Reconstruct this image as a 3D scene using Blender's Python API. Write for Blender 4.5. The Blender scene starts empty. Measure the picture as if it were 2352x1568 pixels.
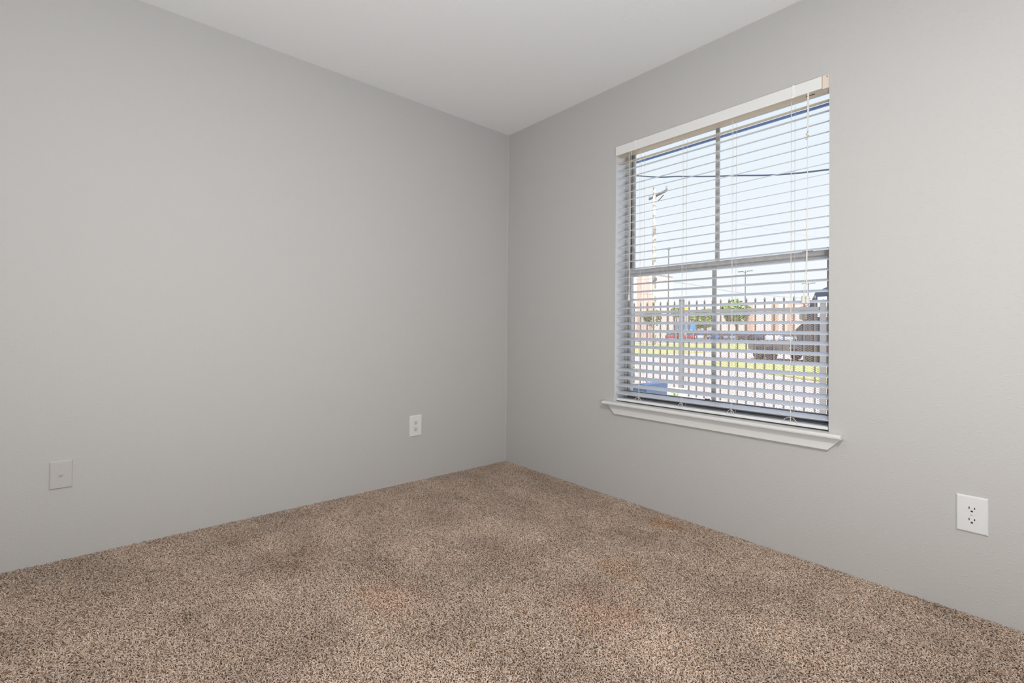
import bpy, bmesh, math, random
from mathutils import Vector, Matrix

random.seed(7)
S = bpy.context.scene
COL = S.collection

# ------------------------------------------------------------------ camera
CAM = Vector((-2.40774, -2.54225, 0.97386))
YAW, PITCH, ROLL = 0.66368, 0.01186, 0.01158
F_PX, SX, SY = 1071.42, -113.555, -37.96
fwd = Vector((math.sin(YAW) * math.cos(PITCH), math.cos(YAW) * math.cos(PITCH), math.sin(PITCH)))
rgt = fwd.cross(Vector((0, 0, 1))).normalized()
upv = rgt.cross(fwd)
r2 = rgt * math.cos(ROLL) + upv * math.sin(ROLL)
u2 = -rgt * math.sin(ROLL) + upv * math.cos(ROLL)
cd = bpy.data.cameras.new('camera')
cd.sensor_fit = 'HORIZONTAL'
cd.sensor_width = 36.0
cd.lens = 36.0 * F_PX / 2352.0
cd.shift_x = -SX / 2352.0
cd.shift_y = SY / 2352.0
cd.clip_start = 0.05
cd.clip_end = 500
cam = bpy.data.objects.new('camera', cd)
COL.objects.link(cam)
m = Matrix((r2, u2, -fwd)).transposed().to_4x4()
m.translation = CAM
cam.matrix_world = m
S.camera = cam

# ------------------------------------------------------------------ view, world, lights
S.view_settings.view_transform = 'Standard'
S.view_settings.look = 'None'
S.view_settings.exposure = 0.02
S.view_settings.gamma = 1.0
S.view_settings.use_curve_mapping = False

W = bpy.data.worlds.new('sky')
S.world = W
W.use_nodes = True
nt = W.node_tree
nt.nodes.clear()
wo = nt.nodes.new('ShaderNodeOutputWorld')
bg = nt.nodes.new('ShaderNodeBackground')
tc = nt.nodes.new('ShaderNodeTexCoord')
sp = nt.nodes.new('ShaderNodeSeparateXYZ')
cr = nt.nodes.new('ShaderNodeValToRGB')
nt.links.new(tc.outputs['Generated'], sp.inputs[0])
nt.links.new(sp.outputs['Z'], cr.inputs[0])
nt.links.new(cr.outputs[0], bg.inputs[0])
nt.links.new(bg.outputs[0], wo.inputs[0])
bg.inputs[1].default_value = 1.0
e = cr.color_ramp.elements
e[0].position = 0.0
e[0].color = (1.02, 1.02, 1.05, 1)
e[1].position = 1.0
e[1].color = (0.95, 1.55, 3.0, 1)
for ps, c in ((0.12, (0.98, 1.0, 1.05)), (0.25, (0.91, 0.96, 1.03)), (0.45, (0.82, 0.91, 1.02)), (0.7, (0.88, 1.25, 2.1))):
    q = e.new(ps)
    q.color = (*c, 1)

def light(name, kind, loc, aim, energy, color=(1, 1, 1), size=1.0, size_y=None):
    d = bpy.data.lights.new(name, kind)
    d.energy = energy
    d.color = color
    if kind == 'AREA':
        d.shape = 'RECTANGLE'
        d.size = size
        d.size_y = size_y or size
    if kind == 'SUN':
        d.angle = math.radians(0.6)
    o = bpy.data.objects.new(name, d)
    COL.objects.link(o)
    o.location = loc
    o.rotation_euler = Vector(aim).to_track_quat('-Z', 'Y').to_euler()
    return o

light('sun', 'SUN', (-20, -10, 30), (0.52, 0.43, -0.74), 6.5, (1.0, 0.95, 0.87))
light('bounce_flash', 'AREA', (-2.48, -3.0, 0.5), (0.25, 0.3, 1.0), 49.0, (0.96, 1.0, 1.03), 0.6)
light('added_down_fill', 'AREA', (-2.05, -2.88, 2.38), (0.0, 0.0, -1.0), 38.0, (1.0, 0.945, 0.90), 0.4)  # added unseen area light, fills carpet and lower walls from above

# ------------------------------------------------------------------ helpers
def mat(name, color=(.8, .8, .8), rough=0.6, metal=0.0, spec=0.5):
    a = bpy.data.materials.new(name)
    a.use_nodes = True
    b = a.node_tree.nodes['Principled BSDF']
    b.inputs['Base Color'].default_value = (*color, 1)
    b.inputs['Roughness'].default_value = rough
    b.inputs['Metallic'].default_value = metal
    b.inputs['Specular IOR Level'].default_value = spec
    return a

def nodes(a):
    return a.node_tree, a.node_tree.nodes['Principled BSDF']

def noise_color(a, c1, c2, scale, detail=3, lo=0.35, hi=0.65, coord='Object'):
    t, b = nodes(a)
    co = t.nodes.new('ShaderNodeTexCoord')
    n = t.nodes.new('ShaderNodeTexNoise')
    n.inputs['Scale'].default_value = scale
    n.inputs['Detail'].default_value = detail
    r = t.nodes.new('ShaderNodeValToRGB')
    r.color_ramp.elements[0].position = lo
    r.color_ramp.elements[0].color = (*c1, 1)
    r.color_ramp.elements[1].position = hi
    r.color_ramp.elements[1].color = (*c2, 1)
    t.links.new(co.outputs[coord], n.inputs['Vector'])
    t.links.new(n.outputs['Fac'], r.inputs[0])
    t.links.new(r.outputs[0], b.inputs['Base Color'])
    return n, r

def bump(a, scale, strength, dist=0.002, lo=0.5, hi=0.62, detail=2, stretch=None):
    t, b = nodes(a)
    co = t.nodes.new('ShaderNodeTexCoord')
    n = t.nodes.new('ShaderNodeTexNoise')
    n.inputs['Scale'].default_value = scale
    n.inputs['Detail'].default_value = detail
    mr = t.nodes.new('ShaderNodeMapRange')
    mr.inputs['From Min'].default_value = lo
    mr.inputs['From Max'].default_value = hi
    mr.interpolation_type = 'SMOOTHSTEP'
    bp = t.nodes.new('ShaderNodeBump')
    bp.inputs['Strength'].default_value = strength
    bp.inputs['Distance'].default_value = dist
    mp = t.nodes.new('ShaderNodeMapping')
    mp.inputs['Scale'].default_value = stretch or (1, 1, 1)
    t.links.new(co.outputs['Object'], mp.inputs['Vector'])
    t.links.new(mp.outputs[0], n.inputs['Vector'])
    t.links.new(n.outputs['Fac'], mr.inputs[0])
    t.links.new(mr.outputs[0], bp.inputs['Height'])
    t.links.new(bp.outputs[0], b.inputs['Normal'])

def build(name, bm, m, parent=None, smooth=False, loc=None):
    me = bpy.data.meshes.new(name)
    bmesh.ops.recalc_face_normals(bm, faces=bm.faces)
    bm.to_mesh(me)
    bm.free()
    if m is not None:
        for k in (m if isinstance(m, (list, tuple)) else [m]):
            me.materials.append(k)
    if smooth:
        for p in me.polygons:
            p.use_smooth = True
    o = bpy.data.objects.new(name, me)
    COL.objects.link(o)
    if loc is not None:
        o.location = loc
    if parent is not None:
        o.parent = parent
    return o

def tag(o, label=None, cat=None, group=None, kind=None):
    if label: o['label'] = label
    if cat: o['category'] = cat
    if group: o['group'] = group
    if kind: o['kind'] = kind
    return o

def thing(name, loc, label, cat, group=None, rz=0.0):
    o = bpy.data.objects.new(name, None)
    o.empty_display_size = 0.05
    COL.objects.link(o)
    o.location = loc
    o.rotation_euler = (0, 0, rz)
    return tag(o, label, cat, group)

def box(bm, x0, x1, y0, y1, z0, z1, bev=0.0, seg=2, mi=0):
    v = [bm.verts.new((x, y, z)) for x in (x0, x1) for y in (y0, y1) for z in (z0, z1)]
    fs = [bm.faces.new([v[i] for i in q]) for q in ((0, 1, 3, 2), (4, 6, 7, 5), (0, 4, 5, 1), (2, 3, 7, 6), (0, 2, 6, 4), (1, 5, 7, 3))]
    for f in fs: f.material_index = mi
    if bev > 0:
        es = list({ed for f in fs for ed in f.edges})
        bmesh.ops.bevel(bm, geom=es, offset=bev, segments=seg, affect='EDGES', profile=0.5)
    return v

def newbox(*a, **k):
    bm = bmesh.new()
    box(bm, *a, **k)
    return bm

def prism(bm, pts, fn, a0, a1, bev=0.0):
    """pts: 2D outline; fn(u, v, a) -> xyz; extruded from a0 to a1"""
    A = [bm.verts.new(fn(u, v, a0)) for u, v in pts]
    B = [bm.verts.new(fn(u, v, a1)) for u, v in pts]
    n = len(pts)
    fs = [bm.faces.new(A), bm.faces.new(B[::-1])]
    for i in range(n):
        fs.append(bm.faces.new((A[i], B[i], B[(i + 1) % n], A[(i + 1) % n])))
    if bev > 0:
        es = list({ed for f in fs for ed in f.edges})
        bmesh.ops.bevel(bm, geom=es, offset=bev, segments=2, affect='EDGES', profile=0.5)

def tube(bm, pts, r, n=6, cap=True):
    pts = [Vector(p) for p in pts]
    rs = r if isinstance(r, (list, tuple)) else [r] * len(pts)
    rings = []
    ref = None
    for i, p in enumerate(pts):
        if i == 0: d = pts[1] - p
        elif i == len(pts) - 1: d = p - pts[i - 1]
        else: d = pts[i + 1] - pts[i - 1]
        d.normalize()
        if ref is None:
            ref = Vector((0, 0, 1)) if abs(d.z) < 0.9 else Vector((1, 0, 0))
        a = (ref - d * ref.dot(d))
        if a.length < 1e-4:
            a = d.orthogonal()
        a.normalize()
        ref = a
        b = d.cross(a)
        rings.append([bm.verts.new(p + (a * math.cos(t) + b * math.sin(t)) * rs[i]) for t in [2 * math.pi * k / n for k in range(n)]])
    for i in range(len(rings) - 1):
        for k in range(n):
            bm.faces.new((rings[i][k], rings[i][(k + 1) % n], rings[i + 1][(k + 1) % n], rings[i + 1][k]))
    if cap:
        bm.faces.new(rings[0][::-1])
        bm.faces.new(rings[-1])

def lathe(bm, prof, c, axis='Z', n=20):
    """prof: list of (radius, height)"""
    rings = []
    for r, h in prof:
        ring = []
        for k in range(n):
            t = 2 * math.pi * k / n
            a, b = r * math.cos(t), r * math.sin(t)
            if axis == 'Z': p = (c[0] + a, c[1] + b, c[2] + h)
            elif axis == 'X': p = (c[0] + h, c[1] + a, c[2] + b)
            else: p = (c[0] + a, c[1] + h, c[2] + b)
            ring.append(bm.verts.new(p))
        rings.append(ring)
    for i in range(len(rings) - 1):
        for k in range(n):
            bm.faces.new((rings[i][k], rings[i][(k + 1) % n], rings[i + 1][(k + 1) % n], rings[i + 1][k]))
    bm.faces.new(rings[0][::-1])
    bm.faces.new(rings[-1])

# ------------------------------------------------------------------ materials
M = {}
M['wall'] = mat('painted_wall', (0.531, 0.523, 0.513), 0.55, spec=0.3)
bump(M['wall'], 100, 0.40, 0.0011, 0.56, 0.72, 3, (0.72, 0.72, 1.3))
M['bead'] = mat('caulk_bead', (0.60, 0.59, 0.56), 0.5)
M['ceiling'] = mat('ceiling_paint', (0.89, 0.895, 0.89), 0.7, spec=0.25)
bump(M['ceiling'], 95, 0.45, 0.0016, 0.62, 0.72)
M['trim'] = mat('white_trim_paint', (0.74, 0.745, 0.74), 0.35)
M['reveal'] = mat('white_reveal_paint', (0.70, 0.715, 0.74), 0.5)
M['slat'] = mat('white_blind_plastic', (0.62, 0.64, 0.675), 0.35)
M['valance'] = mat('white_valance_plastic', (0.80, 0.80, 0.79), 0.4)
M['headrail'] = mat('headrail_carpet_bounce', (0.62, 0.54, 0.41), 0.4)  # warm bounce from the carpet put into the headrail colour
M['clip'] = mat('clear_clip_plastic', (0.88, 0.88, 0.88), 0.2)
M['bracket'] = mat('yellowed_plastic', (0.74, 0.64, 0.56), 0.45)
M['cord'] = mat('cord', (0.80, 0.78, 0.74), 0.8)
M['knot'] = mat('aged_cord_knot', (0.62, 0.47, 0.26), 0.8)
M['tassel'] = mat('tassel_plastic', (0.74, 0.73, 0.69), 0.4)
M['alu'] = mat('window_aluminium', (0.36, 0.35, 0.34), 0.5, 0.0)
noise_color(M['alu'], (0.50, 0.49, 0.475), (0.60, 0.59, 0.57), 60)
M['gasket'] = mat('dark_gasket', (0.11, 0.105, 0.11), 0.6)
M['bronze'] = mat('dark_grey_channel', (0.13, 0.13, 0.14), 0.45)
M['alu_light'] = mat('bright_aluminium', (0.62, 0.62, 0.64), 0.35, 0.4)
M['white_plate'] = mat('white_plate_plastic', (0.74, 0.75, 0.76), 0.3)
M['painted_plate'] = mat('painted_over_plate', (0.53, 0.512, 0.50), 0.45, spec=0.35)
M['almond'] = mat('almond_plastic', (0.72, 0.66, 0.60), 0.35)
M['slot'] = mat('dark_slot', (0.02, 0.015, 0.012), 0.6)
M['screw'] = mat('painted_screw', (0.68, 0.68, 0.68), 0.3, 0.2)
M['steel'] = mat('coax_steel', (0.62, 0.58, 0.56), 0.3, 0.7)
# glass: clear pane with a weak fresnel reflection
g = bpy.data.materials.new('window_glass')
g.use_nodes = True
t = g.node_tree
t.nodes.clear()
go = t.nodes.new('ShaderNodeOutputMaterial')
mx = t.nodes.new('ShaderNodeMixShader')
fr = t.nodes.new('ShaderNodeFresnel')
fr.inputs[0].default_value = 1.25
tr = t.nodes.new('ShaderNodeBsdfTransparent')
tr.inputs[0].default_value = (0.97, 0.985, 0.98, 1)
gl = t.nodes.new('ShaderNodeBsdfGlossy')
gl.inputs['Roughness'].default_value = 0.02
t.links.new(fr.outputs[0], mx.inputs[0])
t.links.new(tr.outputs[0], mx.inputs[1])
t.links.new(gl.outputs[0], mx.inputs[2])
t.links.new(mx.outputs[0], go.inputs[0])
M['glass'] = g

# ------------------------------------------------------------------ room shell
RX, RY, CH = -3.5, -3.5, 2.44
WY0, WY1, WZ0, WZ1 = -0.9251, -1.9505, 0.567, 2.0706     # window opening
WT = 0.19                                                # wall thickness

def structure(name, bm, m, label, smooth=False):
    return tag(build(name, bm, m, None, smooth), label, 'room', kind='structure')

structure('wall_left', newbox(RX - .15, WT, 0, .15, -.05, CH), M['wall'], 'grey painted wall left of the corner with a faint orange-peel texture')
bm = bmesh.new()
box(bm, 0, WT, WY0, 0, -.05, CH)
box(bm, 0, WT, RY, WY1, -.05, CH)
box(bm, 0, WT, WY1, WY0, -.05, WZ0 - .002)
box(bm, 0, WT, WY1, WY0, WZ1, CH)
structure('wall_right', bm, M['wall'], 'grey painted wall right of the corner, holding the window')
structure('wall_back', newbox(RX - .15, WT, RY - .15, RY, -.05, CH), M['wall'], 'plain wall behind the camera')
structure('wall_side', newbox(RX - .15, RX, RY, 0, -.05, CH), M['wall'], 'plain wall to the left behind the camera')
structure('ceiling', newbox(RX - .15, WT + .25, RY - .15, .4, CH, CH + .2), M['ceiling'], 'white lightly textured ceiling')

structure('trim_3', newbox(-.0035, 0, -.0035, 0, 0, CH), M['bead'], 'thin paint-filled caulk bead down the room corner')

# window reveal lining (drywall returns)
bm = bmesh.new()
box(bm, .0005, .10, WY0 - .0012, WY0 + .001, WZ0, WZ1)
box(bm, .0005, .10, WY1 - .001, WY1 + .0012, WZ0, WZ1)
box(bm, .0005, .10, WY1, WY0, WZ1 - .0012, WZ1 + .001)
structure('trim_2', bm, M['reveal'], 'white painted returns lining the window opening')

# ------------------------------------------------------------------ carpet
floor_m = mat('carpet_backing', (0.30, 0.22, 0.165), 0.95, spec=0.05)
structure('floor', newbox(RX - .15, WT, RY - .15, .15, -.2, 0.0), floor_m, 'floor covered wall to wall in brown speckled carpet')

cm = mat('carpet_yarn', (0.4, 0.3, 0.24), 0.9, spec=0.05)
t, b = nodes(cm)
geo = t.nodes.new('ShaderNodeNewGeometry')
att = t.nodes.new('ShaderNodeAttribute')
att.attribute_name = 'yarn'
ramp = t.nodes.new('ShaderNodeValToRGB')
els = ramp.color_ramp.elements
els[0].position = 0.0
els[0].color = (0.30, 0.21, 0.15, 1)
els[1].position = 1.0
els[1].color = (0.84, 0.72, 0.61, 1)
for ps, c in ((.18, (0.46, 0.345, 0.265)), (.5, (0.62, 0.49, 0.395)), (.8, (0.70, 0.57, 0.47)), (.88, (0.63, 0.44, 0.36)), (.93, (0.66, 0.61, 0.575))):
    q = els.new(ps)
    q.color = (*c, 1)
t.links.new(att.outputs['Fac'], ramp.inputs[0])
n1 = t.nodes.new('ShaderNodeTexNoise')     # broad shading of the leaning nap, put into the yarn colour
n1.inputs['Scale'].default_value = 3.2
n1.inputs['Detail'].default_value = 4
n1.inputs['Roughness'].default_value = 0.6
t.links.new(geo.outputs['Position'], n1.inputs['Vector'])
mr = t.nodes.new('ShaderNodeMapRange')
mr.inputs['From Min'].default_value = 0.35
mr.inputs['From Max'].default_value = 0.68
mr.inputs['To Min'].default_value = 0.82
mr.inputs['To Max'].default_value = 1.16
t.links.new(n1.outputs['Fac'], mr.inputs[0])
mul = t.nodes.new('ShaderNodeMix')
mul.data_type = 'RGBA'
mul.blend_type = 'MULTIPLY'
mul.inputs[0].default_value = 1.0
t.links.new(ramp.outputs[0], mul.inputs[6])
t.links.new(mr.outputs[0], mul.inputs[7])
last = mul.outputs[2]
# small stains, and patches of nap shading put into the yarn colour
STAINS_AND_NAP = [((-0.72, -1.42), 0.11, (0.93, 0.86, 0.80)), ((-1.02, -1.55), 0.20, (0.97, 0.91, 0.88)), ((-1.55, -1.05), 0.16, (0.97, 0.91, 0.88)),
          ((-0.97, -1.05), 0.17, (0.90, 0.88, 0.86)), ((-0.13, -1.30), 0.09, (0.90, 0.74, 0.60)), ((-1.75, -0.55), 0.2, (0.91, 0.89, 0.87))]
n2 = t.nodes.new('ShaderNodeTexNoise')
n2.inputs['Scale'].default_value = 9
t.links.new(geo.outputs['Position'], n2.inputs['Vector'])
for (sx, sy), sr, scol in STAINS_AND_NAP:
    vd = t.nodes.new('ShaderNodeVectorMath')
    vd.operation = 'DISTANCE'
    vd.inputs[1].default_value = (sx, sy, 0.01)
    t.links.new(geo.outputs['Position'], vd.inputs[0])
    ad = t.nodes.new('ShaderNodeMath')
    ad.operation = 'MULTIPLY_ADD'
    ad.inputs[1].default_value = sr * 1.6
    t.links.new(n2.outputs['Fac'], ad.inputs[0])
    t.links.new(vd.outputs['Value'], ad.inputs[2])
    rr = t.nodes.new('ShaderNodeMapRange')
    rr.interpolation_type = 'SMOOTHSTEP'
    rr.inputs['From Min'].default_value = sr * 1.0
    rr.inputs['From Max'].default_value = sr * 1.95
    rr.inputs['To Min'].default_value = 1.0
    rr.inputs['To Max'].default_value = 0.0
    t.links.new(ad.outputs[0], rr.inputs[0])
    mxs = t.nodes.new('ShaderNodeMix')
    mxs.data_type = 'RGBA'
    mxs.blend_type = 'MULTIPLY'
    t.links.new(rr.outputs[0], mxs.inputs[0])
    t.links.new(last, mxs.inputs[6])
    mxs.inputs[7].default_value = (*scol, 1)
    last = mxs.outputs[2]
t.links.new(last, b.inputs['Base Color'])

PATCH, STEP = 0.5, 0.0047
rnd = random.Random(3)
vs, fs, yarn = [], [], []
N = int(PATCH / STEP)
for i in range(N):
    for j in range(N):
        px = (i + rnd.uniform(-.1, 1.1)) * STEP - PATCH / 2
        py = (j + rnd.uniform(-.1, 1.1)) * STEP - PATCH / 2
        az = rnd.uniform(0, 2 * math.pi)
        bend = rnd.uniform(0.8, 1.7)
        L = rnd.uniform(.011, .0175)
        r = rnd.uniform(.0013, .0021)
        curl = rnd.uniform(-1.6, 1.6)
        val = rnd.random()
        p = Vector((px, py, 0.0))
        base = len(vs)
        K = 4
        el = math.pi / 2 - rnd.uniform(0, .35)
        for k in range(K):
            d = Vector((math.cos(az) * math.cos(el), math.sin(az) * math.cos(el), math.sin(el)))
            s = Vector((-math.sin(az), math.cos(az), 0))
            u = d.cross(s)
            rk = r * (1.0, 1.1, .95, .35)[k]
            for q in range(4):
                a = math.pi / 2 * q + k * .5
                vs.append(tuple(p + s * (math.cos(a) * rk) + u * (math.sin(a) * rk)))
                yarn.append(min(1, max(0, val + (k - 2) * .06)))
            p = p + d * (L / (K - 1))
            if p.z < .0025: p.z = .0025
            el -= bend * (.75, .75, .5)[min(k, 2)]
            az += curl * .35
        for k in range(K - 1):
            for q in range(4):
                a0 = base + k * 4 + q
                a1 = base + k * 4 + (q + 1) % 4
                fs.append((a0, a1, a1 + 4, a0 + 4))
        fs.append(tuple(base + (K - 1) * 4 + q for q in range(4)))
me = bpy.data.meshes.new('carpet_pile')
me.from_pydata(vs, [], fs)
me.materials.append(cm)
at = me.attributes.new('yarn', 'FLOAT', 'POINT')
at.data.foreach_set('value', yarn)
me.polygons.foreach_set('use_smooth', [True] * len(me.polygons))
me.update()
pile = bpy.data.objects.new('carpet_pile', me)
COL.objects.link(pile)
tag(pile, 'shaggy brown and beige twisted carpet pile covering the whole floor', 'carpet', kind='stuff')
pile.location = (RX / 2, RY / 2, 0)
ng = bpy.data.node_groups.new('pile_tiles', 'GeometryNodeTree')
ng.interface.new_socket('Geometry', in_out='INPUT', socket_type='NodeSocketGeometry')
ng.interface.new_socket('Geometry', in_out='OUTPUT', socket_type='NodeSocketGeometry')
gi = ng.nodes.new('NodeGroupInput')
gout = ng.nodes.new('NodeGroupOutput')
grid = ng.nodes.new('GeometryNodeMeshGrid')
grid.inputs['Size X'].default_value = 3.0
grid.inputs['Size Y'].default_value = 3.0
grid.inputs['Vertices X'].default_value = 7
grid.inputs['Vertices Y'].default_value = 7
iop = ng.nodes.new('GeometryNodeInstanceOnPoints')
rv = ng.nodes.new('FunctionNodeRandomValue')
rv.data_type = 'INT'
rv.inputs[4].default_value = 0
rv.inputs[5].default_value = 3
mm = ng.nodes.new('ShaderNodeMath')
mm.operation = 'MULTIPLY'
mm.inputs[1].default_value = math.pi / 2
cx = ng.nodes.new('ShaderNodeCombineXYZ')
ng.links.new(grid.outputs['Mesh'], iop.inputs['Points'])
ng.links.new(gi.outputs[0], iop.inputs['Instance'])
ng.links.new(rv.outputs[2], mm.inputs[0])
ng.links.new(mm.outputs[0], cx.inputs['Z'])
ng.links.new(cx.outputs[0], iop.inputs['Rotation'])
ng.links.new(iop.outputs[0], gout.inputs[0])
md = pile.modifiers.new('tiles', 'NODES')
md.node_group = ng

# ------------------------------------------------------------------ window unit
wl = bpy.data.objects.new('window_1', None)
COL.objects.link(wl)
wl.location = (.13, (WY0 + WY1) / 2, WZ0)
tag(wl, 'single-hung grey aluminium window with one vertical muntin per sash', 'window', kind='structure')

def wpart(name, bm, m, parent=None, **k):
    bmesh.ops.translate(bm, verts=bm.verts, vec=-Vector(wl.location))
    return build(name, bm, m, parent or wl, **k)

def ring(bm, x0, x1, ya, yb, za, zb, w, wb=None, wt=None):
    """rectangular frame; ya<yb"""
    wb = w if wb is None else wb
    wt = w if wt is None else wt
    box(bm, x0, x1, ya, ya + w, za, zb)
    box(bm, x0, x1, yb - w, yb, za, zb)
    box(bm, x0, x1, ya + w, yb - w, za, za + wb)
    box(bm, x0, x1, ya + w, yb - w, zb - wt, zb)

ya, yb = WY1 + .0015, WY0 - .0015
bm = bmesh.new()
ring(bm, .101, .168, ya, yb, WZ0, WZ1, .015, .015, .009)
wpart('window_frame', bm, M['alu'])
bm = bmesh.new()
ring(bm, .130, .135, ya + .015, yb - .015, WZ0 + .015, WZ1 - .009, .006, .018, .002)
wpart('weather_strip', bm, M['gasket'])
bm = bmesh.new()
box(bm, .1005, .104, ya, yb, WZ0 + .016, WZ0 + .0195)
box(bm, .102, .1060, ya, yb, WZ0 + .0275, WZ0 + .030)
box(bm, .104, .1060, ya, yb, WZ0 + .042, WZ0 + .0438)
wpart('sill_track', bm, M['alu_light'])
YM = -1.438
def sash(name, x0, x1, za, zb, glass_x, rb, rt):
    bm = bmesh.new()
    ring(bm, x0, x1, ya + .021, yb - .021, za, zb, .012, rb, rt)
    f = wpart(name, bm, M['alu'])
    wpart('glass_pane', newbox(glass_x - .0015, glass_x + .0015, ya + .03, yb - .03, za + rb * .8, zb - rt * .8), M['glass'], f)
    wpart('muntin', newbox(x0 + .002, x1 - .002, YM - .0095, YM + .0095, za + rb, zb - rt, bev=.002), M['alu'], f)
    return f
lo = sash('lower_sash', .108, .126, WZ0 + .017, 1.348, .117, .042, .030)
bm = bmesh.new()
box(bm, .1062, .1078, ya + .022, yb - .022, WZ0 + .0165, WZ0 + .056)
br_ = wpart('bottom_channel', bm, M['bronze'], lo)
br_['label'] = 'dark grey channel along the sash bottom'
up = sash('upper_sash', .140, .158, 1.318, WZ1 - .010, .149, .028, .007)
bm = bmesh.new()
box(bm, .100, .110, -1.865, -1.825, 1.3475, 1.354, bev=.0015)
wpart('sash_latch', bm, M['gasket'], lo)
bm = bmesh.new()
box(bm, .098, .108, -1.425, -1.40, WZ0 + .060, WZ0 + .066, bev=.0015)
wpart('sash_lift', bm, M['gasket'], lo)

# sill: stool with apron below
bm = bmesh.new()
prof = [(-.040, .5485), (-.0435, .552), (-.0445, .557), (-.0435, .5625), (-.040, .5665), (-.036, .567), (.0995, .567), (.0995, .549), (-.0005, .549)]
# horns run past the opening only in front of the wall
prism(bm, [(-.040, .5485), (-.0435, .552), (-.0445, .557), (-.0435, .5625), (-.040, .5665), (-.036, .567), (-.0004, .567), (-.0004, .5485)], lambda u, v, a: (u, a, v), -1.9995, -.8675)
box(bm, -.0004, .100, WY1 + .0005, WY0 - .0005, .553, .567)
stool = tag(build('trim_1', bm, M['trim']), 'white window sill with a rounded nose and mitred apron under the blind', 'sill', kind='structure')
bm = bmesh.new()
prism(bm, [(-.8850, .5488), (-.9330, .4950), (-1.9486, .4950), (-1.9965, .5488)], lambda u, v, a: (a, u, v), -.015, -.0004, bev=.0022)
build('apron', bm, M['trim'], stool)

# ------------------------------------------------------------------ blind
BL = thing('venetian_blind', (.035, YM, WZ0), 'white two-inch horizontal blind lowered over the window, slats open', 'blind')
def bpart(name, bm, m, parent=None, **k):
    bmesh.ops.translate(bm, verts=bm.verts, vec=-Vector(BL.location))
    return build(name, bm, m, parent or BL, **k)

bm = bmesh.new()
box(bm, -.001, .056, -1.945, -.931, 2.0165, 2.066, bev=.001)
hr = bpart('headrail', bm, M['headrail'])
bm = bmesh.new()
box(bm, .020, .028, -1.8925, -1.862, 2.0158, 2.0172)
bpart('cord_slot', bm, M['slot'], hr)
bm = bmesh.new()
box(bm, -.0115, -.0045, -1.9255, -.9285, 2.0155, 2.0682, bev=.0018, seg=3)
box(bm, -.0045, .010, -.9325, -.9285, 2.0155, 2.0682, bev=.001)
va = bpart('valance', bm, M['valance'])
for yc in (-1.0566, -1.8238):
    bm = bmesh.new()
    box(bm, -.0135, -.0118, yc - .0045, yc + .0045, 2.013, 2.0700, bev=.0007)
    box(bm, -.0155, -.0135, yc - .0045, yc + .0045, 2.0255, 2.0275, bev=.0005)
    box(bm, -.0155, -.0135, yc - .0045, yc + .0045, 2.0325, 2.0345, bev=.0005)
    box(bm, -.0118, .006, yc - .0045, yc + .0045, 2.0688, 2.0700)
    bpart('valance_clip', bm, M['clip'])
bm = bmesh.new()
box(bm, -.0075, .050, -1.9488, -1.9265, 2.0125, 2.0697, bev=.001)
br = bpart('mounting_bracket', bm, M['bracket'])
br['label'] = 'yellowed plastic end bracket'
bm = bmesh.new()
lathe(bm, [(.0016, 0), (.0016, .004), (.0008, .005)], (-.0125, -1.944, 2.0605), 'X', 10)
bpart('bracket_pin', bm, M['slot'], br)

LAD = (-1.0734, -1.3188, -1.5642, -1.8094)
SW = .0490
def slat_bm(zin, deg, seed):
    a = math.radians(deg)
    bm = bmesh.new()
    n = 6
    top, bot = [], []
    for i in range(n + 1):
        s = i / n
        crown = .0012 * (1 - (2 * s - 1) ** 2)
        x, z = s * SW * math.cos(a) - crown * math.sin(a), s * SW * math.sin(a) + crown * math.cos(a)
        top.append((.0115 + x, zin + z + .0013))
        bot.append((.0115 + x, zin + z - .0013))
    prof = top + bot[::-1]
    prism(bm, prof, lambda u, v, y: (u, y, v), -1.9486, -.9300)
    return bm
NS = 31
zs = []
for k in range(NS):
    z = .613 + k * .04523
    deg = 15.6
    if k == NS - 1: deg = 11.0
    if k == NS - 2: deg = 13.5
    zs.append((z, deg))
    s = bpart('slat', slat_bm(z, deg, k), M['headrail'] if k == NS - 1 else M['slat'])  # top slat takes the colour that holds the carpet bounce
    if k == NS - 1: s['label'] = 'top slat coloured with warm carpet bounce'
bm = bmesh.new()
box(bm, .0115, .0605, -1.9445, -.9305, .5735, .5870, bev=.003, seg=3)
bpart('bottom_rail', bm, M['valance'])

# ladders: front string, back string, rungs under each slat, and the lift cord
a0 = math.radians(15.6)
for y in LAD:
    bm = bmesh.new()
    xf, xb = .0105, .0115 + SW * math.cos(a0) + .001
    tube(bm, [(xf, y, 2.018), (xf, y, 1.3), (xf, y, .580)], .00075, 5)
    tube(bm, [(xb, y, 2.018), (xb, y, 1.3), (xb, y, .580)], .00075, 5)
    for z, deg in zs:
        tube(bm, [(xf, y, z - .0022), (xb, y, z - .0022 + SW * math.sin(math.radians(deg)))], .0006, 4)
    bpart('ladder_string', bm, M['cord'])
    bm = bmesh.new()
    xm = .0355
    tube(bm, [(xm, y + .006, 2.018), (xm, y + .006, 1.3), (xm, y + .006, .584)], .0008, 5)
    bpart('lift_cord', bm, M['cord'])

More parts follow.
